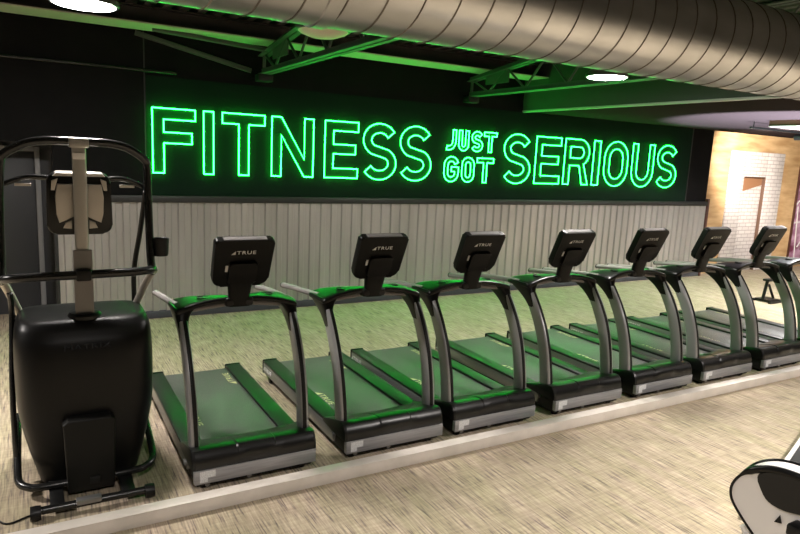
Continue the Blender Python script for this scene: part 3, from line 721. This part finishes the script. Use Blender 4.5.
DK = ploop(smooth_path([(758, 481), (760, 473), (780, 471), (800, 477), (822, 488), (834, 505), (822, 517), (796, 513.5), (780, 508.5), (766, 498.5), (758, 481)], 4)[:-1])
MB().rings([[p-AX*0.014 for p in inset(DK, 0.9)], [p-AX*0.014 for p in inset(DK, 0.97)], [p-AX*0.006 for p in DK], [p+AX*0.02 for p in DK]]).build('crank_cover', M['dark'], bk_)
q = near(779, 519, -0.004) - Vector((ctr.x, ctr.y, 0))
MB().prism([(-0.018, -0.02), (0.016, -0.014), (0.004, 0.026)], lambda u, v, w: q+AV*-u+UPZ*v-AX*w, 0.0, 0.006).build('logo_cutout', M['cover'], bk_)
q2 = near(800, 527, -0.05) - Vector((ctr.x, ctr.y, 0))
MB().box(-0.035, 0.09, -0.035, 0.035, -0.03, 0.03, 0.012).build('pedal', M['black'], bk_).location = q2
lg = near(741, 527, 0.03) - Vector((ctr.x, ctr.y, 0)); lh = near(756, 560, 0.03) - Vector((ctr.x, ctr.y, 0))
MB().tube([lg, lh, Vector((lh.x, lh.y, 0.03))], 0.02, 12).build('front_leg', M['whitep'], bk_)
zb = min(p.z for p in l0)
leg = MB(); leg.box(0.10, 0.16, -0.12, 0.12, 0.03, zb+0.1, 0.012); leg.build('stem', M['whitep'], bk_)
MB().box(-0.05, 0.30, -0.30, 0.30, 0.0, 0.05, 0.015).build('base_foot', M['whitep'], bk_)

# low platform beyond the bike, only its corner in frame
pf = un_plane(783, 461, (0, 0, 0.12), (0, 0, 1)); pg = un_plane(800, 437, (0, 0, 0.12), (0, 0, 1))
dv = (pg-pf).normalized(); nv = Vector((dv.y, -dv.x, 0))
pt = thing('step_platform', (pf.x, pf.y, 0), 'dark low platform with a pale metal edge behind the white bike', 'platform', rz=math.atan2(dv.y, dv.x))
MB().box(-0.9, 1.4, -0.55, -0.03, 0.0, 0.115, 0.006).build('deck', M['cover'], pt)
MB().box(-0.9, 1.4, -0.03, 0.0, 0.0, 0.122, 0.005).build('edge_rail', M['whitep'], pt)

# ------------------------------------------------------------------ light
def area(name, loc, size, power, col=(1, 0.95, 0.88), rot=(0, 0, 0), spread=180, shape='DISK'):
    l = bpy.data.lights.new(name, 'AREA'); l.shape = shape; l.size = size; l.energy = power; l.color = col; l.spread = R(spread)
    o = bpy.data.objects.new(name, l); COL.objects.link(o); o.location = loc; o.rotation_euler = rot; return o
# the same round lamps, further along the ceiling and behind the camera
WARM = (1.0, 0.93, 0.875)
for x, y, p in ((-3.0, 5.2, 230), (0.3, 0.4, 95), (4.7, 0.4, 240), (9.0, 0.4, 240), (-3.0, 0.4, 45), (2.5, -3.6, 90), (7.0, -3.6, 90), (13.5, 1.0, 230)):
    area('ceiling_light', (x, y, 3.3), 0.38, p, WARM, spread=125)
for x, y, p in ((10.9, 5.4, 150), (15.5, 5.0, 220)):
    area('ceiling_light', (x, y, 2.95), 0.40, p, WARM, spread=160)
def spot(name, loc, tgt, power, ang, col, blend=0.3, rad=0.05):
    l = bpy.data.lights.new(name, 'SPOT'); l.energy = power; l.spot_size = R(ang); l.spot_blend = blend; l.color = col; l.shadow_soft_size = rad
    o = bpy.data.objects.new(name, l); COL.objects.link(o); o.location = loc
    o.rotation_euler = (Vector(tgt)-Vector(loc)).to_track_quat('-Z', 'Y').to_euler(); return o
spot('track_spot', (11.95, 6.70, 2.90), (14.1, W+0.1, 2.45), 1500, 66, (1.0, 0.90, 0.80), 0.8)
spot('bulkhead_fill', (10.05, 4.7, 0.6), (10.55, 5.5, 3.0), 5000, 76, (0.86, 0.92, 1.0), 0.25)  # added fill without a fixture, brightens the underside of the dropped ceiling
w = bpy.data.worlds.new('world'); SC.world = w; w.use_nodes = True
w.node_tree.nodes['Background'].inputs['Color'].default_value = (0.5, 0.5, 0.5, 1); w.node_tree.nodes['Background'].inputs['Strength'].default_value = 0.02

SC.view_settings.view_transform = 'Standard'; SC.view_settings.look = 'None'; SC.view_settings.gamma = 1; SC.view_settings.exposure = 0
SC.view_settings.use_curve_mapping = False
